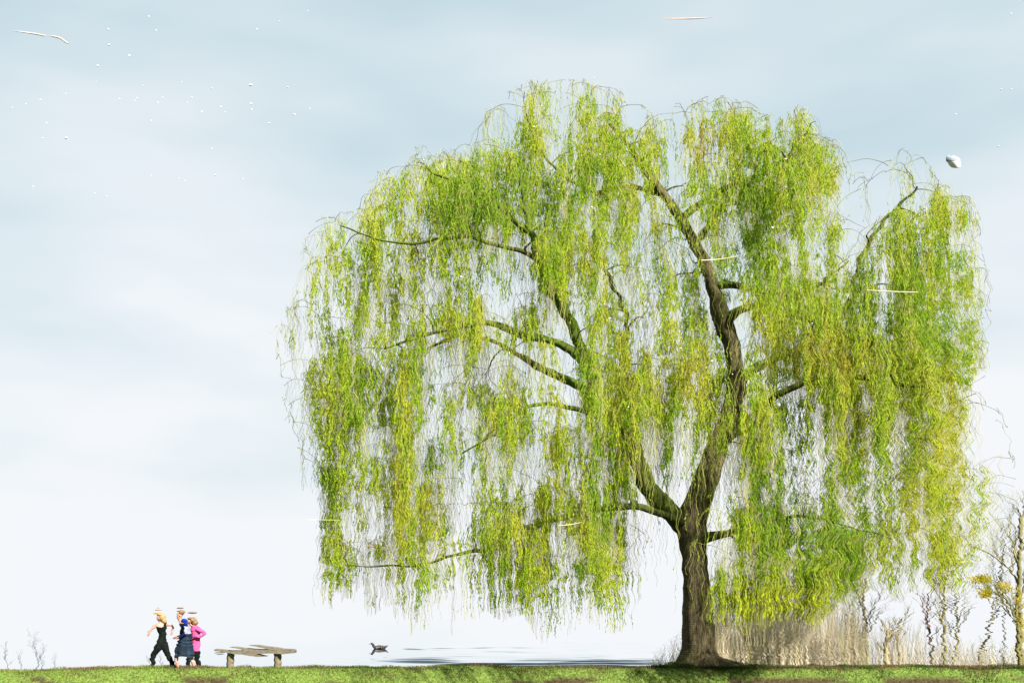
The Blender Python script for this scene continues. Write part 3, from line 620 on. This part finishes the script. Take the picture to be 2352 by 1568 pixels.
def body(name, root, sk, Y):
    z = lambda a_, b_, dy=0.: z1(a_, b_, dy, Y)
    ch = []
    for c_ in sk['chains']: ch.append([(z(*q[:3]), q[3]) for q in c_])
    for hx_, hy_, hd, dirn in sk['hands']: ch += hand(z(hx_, hy_, hd), dirn)
    me = skin_mesh(ch); return me
def face(root, hx_, hy_, Y, dy, s=-1):
    c = z1(hx_, hy_, dy, Y)
    for e in (-1, 1): add_ells('eye', M_eye, root, [(c+np.array([s*.075, e*.03, .008]), (.008, .012, .008))])
    add_ells('mouth', M_lip, root, [(c+np.array([s*.078, 0, -.055]), (.008, .022, .007))])
    add_ells('ear', M_skin, root, [(c+np.array([.01, -.078, -.01]), (.018, .01, .03))])

# first walker
Y1 = 30.0; r1 = empty('person', z1(470, 1345, 0, Y1), 'person with blond hair in a black tank top and black leggings, striding left', 'person', 'people walking left along the bank')
pel = (475, 900, 0., .12)
me = body('p1', r1, dict(chains=[[pel, (468,830,0.,.095), (462,760,0.,.10), (456,680,0.,.115), (450,620,0.,.10), (444,585,0.,.048), (438,560,0.,.05), (430,520,0.,.085), (428,485,0.,.088), (430,455,0.,.065)],
    [(430,520,0.,.085), (385,512,0.,.012)],
    [(450,620,0.,.10), (392,618,-.10,.05), (335,665,-.14,.036), (300,715,-.16,.028)],
    [(450,620,0.,.10), (530,612,.10,.05), (610,625,.13,.036), (625,700,.10,.028)],
    [pel, (440,965,-.06,.095), (385,1040,-.06,.075), (335,1110,-.06,.058), (322,1180,-.06,.058), (330,1300,-.06,.036), (325,1335,-.06,.034), (285,1345,-.06,.026)],
    [pel, (515,965,.06,.095), (530,1050,.06,.075), (560,1125,.06,.058), (600,1200,.06,.055), (650,1310,.06,.036), (665,1335,.06,.034), (620,1352,.06,.026)]],
    hands=[(300,715,-.16,(-.5,-.1,-.9)), (625,700,.10,(-.4,-.1,-1))]), Y1)
finish(me, 'body', M_skin, r1); 
finish(me, 'tank_top', M_black, r1, lambda x, y: ((y > 645) & (y < 915) & (x > 350) & (x < 572)) | ((y > 575) & (y <= 650) & (x > 478) & (x < 540)), .012)
finish(me, 'leggings', M_black, r1, lambda x, y: (y > 850) & (y < 1320), .018)
finish(me, 'shoe', M_shoe, r1, lambda x, y: (y > 1300) & (x < 460), .014); finish(me, 'shoe', M_shoe, r1, lambda x, y: (y > 1300) & (x > 460), .014)
hd = z1(470, 500, .0, Y1); add_ells('hair', M_blond, r1, [(hd, (.10, .10, .11)), (z1(500, 545, -.01, Y1), (.075, .07, .09)), (z1(445, 452, 0, Y1), (.10, .09, .05)), (z1(418, 372, 0, Y1), (.095, .06, .016)), (z1(418, 340, 0, Y1), (.05, .04, .008)), (z1(400, 428, 0, Y1), (.11, .07, .022))], jag=.02)
face(r1, 430, 505, Y1, 0)
# second walker
Y2 = 29.85; r2 = empty('person', z1(840, 1340, 0, Y2), 'person in a navy hooded jacket and dark blue skirt with bare legs', 'person', 'people walking left along the bank')
pel = (860, 880, 0., .125)
me = body('p2', r2, dict(chains=[[pel, (862,800,0.,.11), (858,720,0.,.12), (848,650,0.,.125), (815,605,0.,.09), (770,570,0.,.05), (758,535,0.,.05), (762,490,0.,.078), (765,445,0.,.085), (768,405,0.,.065)],
    [(762,490,0.,.078), (712,478,0.,.012)],
    [(848,650,0.,.125), (870,640,-.13,.055), (880,745,-.17,.045), (820,805,-.20,.03)],
    [(848,650,0.,.125), (810,640,.12,.055), (765,740,.16,.045), (715,815,.12,.03)],
    [pel, (800,960,-.07,.09), (735,1090,-.08,.07), (712,1150,-.08,.06), (725,1220,-.08,.055), (745,1300,-.08,.038), (748,1325,-.08,.036), (700,1338,-.08,.026)],
    [pel, (915,960,.07,.09), (935,1100,.08,.07), (935,1170,.08,.06), (960,1240,.08,.055), (990,1310,.08,.038), (992,1330,.08,.036), (945,1345,.08,.026)]],
    hands=[(820,805,-.20,(-1,-.1,-.35)), (715,815,.12,(-1,0,-.3))]), Y2)
finish(me, 'body', M_skin, r2); finish(me, 'jacket', M_navy, r2, lambda x, y: (y > 588) & (y < 905) & (x > 745), .016)
finish(me, 'jacket_panel', M_lilac, r2, lambda x, y: (y > 640) & (y < 765) & (x > 835), .024)
add_ells('hood', M_blue, r2, [(z1(832, 550, 0, Y2), (.088, .10, .062)), (z1(850, 590, 0, Y2), (.06, .09, .04))], jag=.01)
add_ells('hair', M_brown, r2, [(z1(790, 415, 0, Y2), (.085, .088, .075)), (z1(775, 342, 0, Y2), (.092, .06, .022)), (z1(770, 392, 0, Y2), (.115, .07, .02))], jag=.02)
face(r2, 765, 455, Y2, 0)
g_ = Geo(); nr = 46; k_ = 48; ring_ = []
for q in range(nr):
    f_ = q/(nr-1); yy_ = 760+f_*375; hw = np.interp(f_, [0, .3, .7, 1], [.155, .185, .255, .27]); xc = np.interp(f_, [0, .3, .7, 1], [858, 850, 842, 838]); dp = np.interp(f_, [0, 1], [.15, .22])
    th = np.linspace(0, 2*np.pi, k_, endpoint=False); fold = 1+.07*f_*np.sin(th*7+1); c_ = z1(xc, yy_, 0, Y2); ring_.append(np.stack([c_[0]+hw*fold*np.cos(th), c_[1]+dp*fold*np.sin(th), c_[2]+.02*f_*np.sin(th*3)+0*th], -1))
j_ = np.arange(k_); Fc = np.vstack([np.stack([q*k_+j_, q*k_+(j_+1) % k_, (q+1)*k_+(j_+1) % k_, (q+1)*k_+j_], -1) for q in range(nr-1)])
mesh_np('skirt', wobble(np.vstack(ring_)), Fc, M_teal, r2, smooth=True)
ph = add_ells('phone', M_shoe, None, [(z1(700, 826, .02, Y2), (.065, .012, .025))]); tag(ph, 'small dark object held in front by the middle walker', 'phone')
ph.name = 'handheld_device'; ph['category'] = 'device'
# third walker
Y3 = 30.35; r3 = empty('person', z1(1000, 1330, 0, Y3), 'person with brown hair in a pink long-sleeved top, elbow out, behind the others', 'person', 'people walking left along the bank')
pel = (1035, 950, 0., .12)
me = body('p3', r3, dict(chains=[[pel, (1030,870,0.,.105), (1022,790,0.,.11), (1012,710,0.,.12), (1000,665,0.,.10), (960,630,0.,.05), (940,608,0.,.05), (925,580,0.,.08), (920,550,0.,.085), (925,520,0.,.065)],
    [(925,580,0.,.08), (880,568,0.,.012)],
    [(1000,665,0.,.10), (1078,690,-.10,.052), (1190,745,-.12,.038), (1125,810,-.16,.028)],
    [(1000,665,0.,.10), (975,685,.12,.052), (950,780,.18,.038), (900,840,.18,.028)],
    [pel, (1055,1030,-.06,.09), (1055,1110,-.06,.075), (1050,1190,-.06,.06), (1080,1250,-.06,.055), (1100,1300,-.06,.036), (1105,1320,-.06,.034), (1055,1330,-.06,.026)],
    [pel, (1000,1030,.06,.09), (940,1110,.06,.07), (890,1180,.06,.055), (880,1240,.06,.05), (895,1310,.06,.036), (897,1325,.06,.034), (850,1332,.06,.026)]],
    hands=[(1125,810,-.16,(-.9,-.1,.1)), (900,840,.18,(-1,0,-.2))]), Y3)
finish(me, 'body', M_skin, r3); finish(me, 'pink_top', M_pink, r3, lambda x, y: (y > 632) & (y < 1060) & (x > 930), .016); finish(me, 'leggings', M_black, r3, lambda x, y: (y > 1035) & (y < 1312), .014)
finish(me, 'shoe', M_shoe, r3, lambda x, y: (y > 1298) & (x < 960), .014); finish(me, 'shoe', M_shoe, r3, lambda x, y: (y > 1298) & (x > 960), .014)
add_ells('hair', M_brown, r3, [(z1(975, 545, 0, Y3), (.105, .10, .095)), (z1(1005, 585, 0, Y3), (.085, .09, .085)), (z1(945, 512, 0, Y3), (.10, .09, .035)), (z1(970, 418, 0, Y3), (.135, .07, .028))], jag=.02)
face(r3, 925, 560, Y3, 0)

# ------------------------------------------------------------------ bench
def z2(zx, zy, Y=30.1): return W((780+zx/5.88)/1.6327, (2360+zy/5.88)/1.6327, Y)
M_wood = plain('weathered_wood', (.10, .085, .052), .85, .45, 26, bump=.6, stretch=(1, 1, 3)); M_wood2 = plain('weathered_plank', (.09, .078, .055), .85, .5, 30, bump=.6, stretch=(.4, 1, 3))
bench = empty('bench', (z2(1000, 880)[0], 30.1, .0), 'weathered wooden bench with a split plank seat on two thick posts on the grass', 'bench')
def slab(name, outline, depth, parent, mat, Y=30.1):
    bm = bmesh.new(); vs = [bm.verts.new(tuple(z2(x, y, Y))) for x, y in outline]; f_ = bm.faces.new(vs)
    e = bmesh.ops.extrude_face_region(bm, geom=[f_]); bmesh.ops.translate(bm, vec=(0, depth, 0), verts=[v_ for v_ in e['geom'] if isinstance(v_, bmesh.types.BMVert)])
    bmesh.ops.triangulate(bm, faces=[q for q in bm.faces if len(q.verts) > 4]); bmesh.ops.recalc_face_normals(bm, faces=bm.faces)
    m2 = bpy.data.meshes.new(name); bm.to_mesh(m2); bm.free(); m2.materials.append(mat); o = bpy.data.objects.new(name, m2); COL.objects.link(o); put(o, parent); return o
slab('seat', [(135,430),(300,445),(450,465),(640,468),(800,462),(720,430),(600,405),(460,385),(600,385),(700,400),(820,415),(980,430),(1180,440),(1450,452),(1300,432),(1200,402),(1050,367),(890,345),(1080,343),(1250,372),(1500,400),(1640,428),(1860,438),(1905,460),(1900,515),(1780,520),(1640,542),(1560,530),(1450,522),(1050,527),(1100,550),(1210,580),(1280,588),(1090,598),(900,572),(750,548),(570,535),(480,515),(380,500),(200,475),(135,465)], .34, bench, M_wood2, 29.95)
slab('seat_splinter', [(135,508),(250,506),(375,502),(300,513),(150,518)], .2, bench, M_wood2, 29.98); slab('seat_splinter', [(165,545),(240,540),(330,544),(240,551)], .2, bench, M_wood2, 29.98)
for cx_ in (490, 1535):
    c = z2(cx_, 700, 30.1); top = z2(cx_, 515, 30.1)[2]; g = Geo(); nz_ = 40; zz = np.linspace(-.25, top, nz_); a_ = R(38); hw, hd = .085, .06; cs = []
    for sx, sy in ((-1, -1), (1, -1), (1, 1), (-1, 1)):
        cs.append((sx*hw*math.cos(a_)-sy*hd*math.sin(a_), sx*hw*math.sin(a_)+sy*hd*math.cos(a_)))
    Vv = np.array([[c[0]+q[0]+.008*math.sin(z_*38+cx_)+.02*(z_/top-.5)*(1 if cx_ < 1000 else -.3), 30.12+q[1], z_] for z_ in zz for q in cs]); j_ = np.arange(4)
    Fc = np.vstack([np.stack([i_*4+j_, i_*4+(j_+1) % 4, i_*4+4+(j_+1) % 4, i_*4+4+j_], -1) for i_ in range(nz_-1)]+[[[nz_*4-4, nz_*4-3, nz_*4-2, nz_*4-1]]])
    mesh_np('post', Vv, Fc, M_wood, bench)

# ------------------------------------------------------------------ moorhen on the water
YM = 41.7
def z3(zx, zy, dy=0.): return W((1300+zx/5.88)/1.6327, (2360+zy/5.88)/1.6327, YM)+np.array([0, dy, 0])
M_slate = plain('slate_feathers', (.045, .055, .075), .7, .35, 25); M_bwing = plain('brown_feathers', (.14, .095, .07), .75, .35, 25); M_red = plain('red_bill', (.5, .08, .08), .45, .1, 9); M_white = plain('white_feathers', (.38, .38, .40), .7, .1, 9)
hen = empty('moorhen', (z3(740, 410)[0], YM, WZ), 'dark moorhen with a red bill and white flank streaks swimming left', 'bird')
me = skin_mesh([[(z3(740, 405), .085), (z3(660, 405), .08), (z3(610, 385), .066), (z3(588, 345), .055), (z3(565, 308), .054), (z3(543, 300), .046), (z3(528, 305), .022)],
                [(z3(740, 405), .085), (z3(820, 400), .07), (z3(860, 380), .04), (z3(895, 352), .014)]])
def plainfin(me, name, mat, parent):
    me.name = name; me.materials.clear(); me.materials.append(mat)
    for p in me.polygons: p.use_smooth = True
    o = bpy.data.objects.new(name, me); COL.objects.link(o); put(o, parent); return o
plainfin(me, 'body', M_slate, hen)
plainfin(skin_mesh([[(z3(530, 305), .016), (z3(510, 315), .012), (z3(486, 329), .004)]], 1), 'bill', M_red, hen)
for sg in (-1, 1):
    plainfin(skin_mesh([[(z3(650, 370, sg*.075), .046), (z3(720, 366, sg*.085), .052), (z3(800, 370, sg*.07), .044), (z3(870, 358, sg*.03), .012), (z3(915, 338, sg*.02), .006)]]), 'wing', M_bwing, hen)
    g = Geo()
    for a0, b0, a1, b1 in ((640,388,700,380),(700,386,760,378),(750,392,800,376),(650,397,720,392)):
        tube(g, np.linspace(z3(a0, b0, sg*.118), z3(a1, b1, sg*.122), 6), np.array([.002, .007, .008, .008, .006, .002]), 6, cap=False)
    g.build('flank_streak', M_white, hen)
plainfin(skin_mesh([[(z3(860, 372), .02), (z3(890, 358), .018), (z3(915, 352), .004)]], 1), 'tail', M_slate, hen)
add_ells('eye', M_eye, hen, [(z3(541, 296, -.042), (.006, .004, .006))], wob=False)

# ------------------------------------------------------------------ small pale things drifting in front
M_fluff = plain('white_fluff', (.6, .6, .6), .8, .04, 20); M_reed = plain('pale_reed', (.33, .27, .25), .7, .15, 8); M_straw = plain('cream_straw', (.36, .31, .20), .7, .15, 12); M_dead = plain('dead_leaf', (.16, .08, .04), .7, .4, 20); M_grey = plain('grey_feather', (.15, .18, .21), .9, .2, 10)
def strawpiece(name, pts, r, mat, label, cat, Y=24.5, group=None):
    P, rr_ = resample(np.array([W(a_, b_, Y) for a_, b_, _ in pts]), np.array([c_*.75*Y/F for _, _, c_ in pts]), .02)
    c = P.mean(0); P[:, 1] += .06*np.sin(np.linspace(0, 3, len(P))); g = Geo(); tube(g, P-c, rr_, 8, cap=False)
    o = g.build(name, mat, smooth=True); o.location = Vector(c); return tag(o, label, cat, group)
strawpiece('reed_stalk', [(27,72,.4),(45,72,1.5),(75,75,2.4),(98,79,2.2),(104,80,.6),(113,80,.8),(118,81,2.2),(136,86,2.6),(150,96,2.8),(157,100,1.4)], 0, M_reed, 'curved pinkish-white reed stalk high in the top left of the sky', 'reed')
strawpiece('reed_stalk', [(1514,43,.5),(1550,41,1.5),(1590,40,2.2),(1620,40,1.2),(1640,39,.4)], 0, M_reed, 'straight pinkish-white reed stalk high above the willow crown', 'reed')
strawpiece('straw', [(1610,598,1.8),(1650,594,1.6),(1692,589,1.4)], 0, M_straw, 'cream straw tilted slightly upward, in front of the upper middle of the willow', 'straw', group='straws in front of the willow')
strawpiece('straw', [(1990,666,1.0),(2050,668,1.8),(2108,671,1.6)], 0, M_straw, 'longest cream-yellow straw, level, in front of the right of the crown', 'straw', group='straws in front of the willow')
strawpiece('straw', [(1282,1206,.8),(1310,1204,1.5),(1336,1199,1.2)], 0, M_straw, 'small cream straw by the lowest left limb of the willow', 'straw', group='straws in front of the willow')
strawpiece('straw', [(704,1193,.6),(740,1193,.9),(780,1194,.6)], 0, M_straw, 'faint hair-thin straw in front of the lower left strands', 'straw', group='straws in front of the willow')
strawpiece('straw', [(2206,1290,.7),(2220,1290,.9),(2228,1290,.6)], 0, M_straw, 'shortest white straw near the lower right strands', 'straw', group='straws in front of the willow')
strawpiece('dead_leaf', [(834,1255,.4),(846,1253,2.2),(858,1255,1.6),(864,1254,.4)], 0, M_dead, 'larger brown dead leaf in front of the lower left strands', 'leaf')
strawpiece('dead_leaf', [(882,1258,.3),(892,1258,1.5),(901,1259,.3)], 0, M_dead, 'smaller brown dead leaf, right of the larger one at lower left', 'leaf')
# curled feather beside the crown's right shoulder
fe = empty('feather', W(2190, 373, 25), 'curled white feather with a grey-blue upper half right of the crown', 'feather')
for nm_, v0, v1, mt in (('upper_vane', .05, 1.5, M_grey), ('lower_vane', 1.5, 2.6, M_white)):
    c = W(2190, 375, 25); nu, nv = 20, 12; U = np.linspace(-1, 1, nu); Vv = np.linspace(v0, v1, nv); pts = []
    for b_ in Vv:
        for a_ in U:
            wv = math.sin(b_)**.7*.17*(1-.15*(b_ > 1.5)); pts.append(c+np.array([a_*wv+.05*(b_-1.4), -.10*(1-a_*a_)*math.sin(b_), math.cos(b_)*.15+.03*a_*a_]))
    pts = np.array(pts); i_ = (np.arange(nv-1)[:, None]*nu+np.arange(nu-1)).ravel(); fo = mesh_np(nm_, pts, np.stack([i_, i_+1, i_+nu+1, i_+nu], -1), mt, fe, smooth=True)
    sm = fo.modifiers.new('thick', 'SOLIDIFY'); sm.thickness = .006
# specks of fluff
bmv, bmf = ell((0, 0, 0), (1, .8, .62), 12, 8); bmv += .18*noise2(bmv[:, 0]*3+bmv[:, 2], bmv[:, 2]*3, 120)[:, None]*bmv
proto = mesh_np('fluff_speck', bmv, bmf, M_fluff, smooth=True); first = True
def speck(px, py, r, Y, lab, grp):
    global first
    o = proto if first else proto.copy()
    if not first: COL.objects.link(o)
    first = False; o.location = Vector(W(px, py, Y)); s_ = r*Y/F; o.scale = (s_, s_, s_); o.rotation_euler = (0, RNG.uniform(-.4, .4), RNG.uniform(0, 3)); tag(o, lab, 'fluff', grp)
SK = [(1010,113,2),(733,200,2.6),(1060,207,1.8),(1742,201,2.5),(738,306,2.8),(877,378,2.6),(663,447,3),(1700,577,4.6),(1951,593,2.4),(967,585,1.6),(1435,601,2),(445,638,1.8),(275,679,2.4),(1103,663,1.8),(1300,661,2),(1069,696,2.2),(916,684,1.5),(930,667,1.5),(1702,704,3),(1708,744,2),(1368,760,2.4),(1498,725,2),(1998,777,2.8),(1826,836,2.6),(1027,819,1.6),(448,938,3.6),(288,938,2),(1436,1010,2),(1460,1189,2.4),(724,1333,2.4),(646,1311,1.6),(223,1265,1.8),(1025,1192,1.6),(315,835,1.8),(176,708,1.6),(83,731,1.6),(811,670,1.4),(1272,693,1.4),(1527,760,1.4),(775,683,1.2),(2103,737,1.6),(1896,145,1.5),(2086,75,1.6),(1232,557,1.6),(652,558,1.4),(1213,1208,1.2),(1650,1213,1.4),(1258,1226,1.2)]
for a_, b_, r in SK: speck(a_/2.954, b_/2.954, r*.92, 24+RNG.uniform(-3, 3), 'tiny white speck of fluff in the sky left of the willow', 'specks of fluff in the left sky')
for k_ in range(64):
    px = RNG.normal(1480, 230); py = RNG.normal(560, 190)
    if dens(np.array([px]), np.array([py]))[0] < .1 or py > 1200: continue
    speck(px, py, RNG.choice([1.3, 1.6, 2.1, 2.8], p=[.4, .3, .2, .1]), 24.5+RNG.uniform(-1, .5), 'tiny white speck of fluff in front of the willow crown', 'specks of fluff before the willow crown')
for px, py in ((2322,32),(2195,263),(2293,336),(2322,206),(2299,205)): speck(px, py, 2.0, 24, 'tiny white speck of fluff in the sky right of the willow', 'specks of fluff in the right sky')
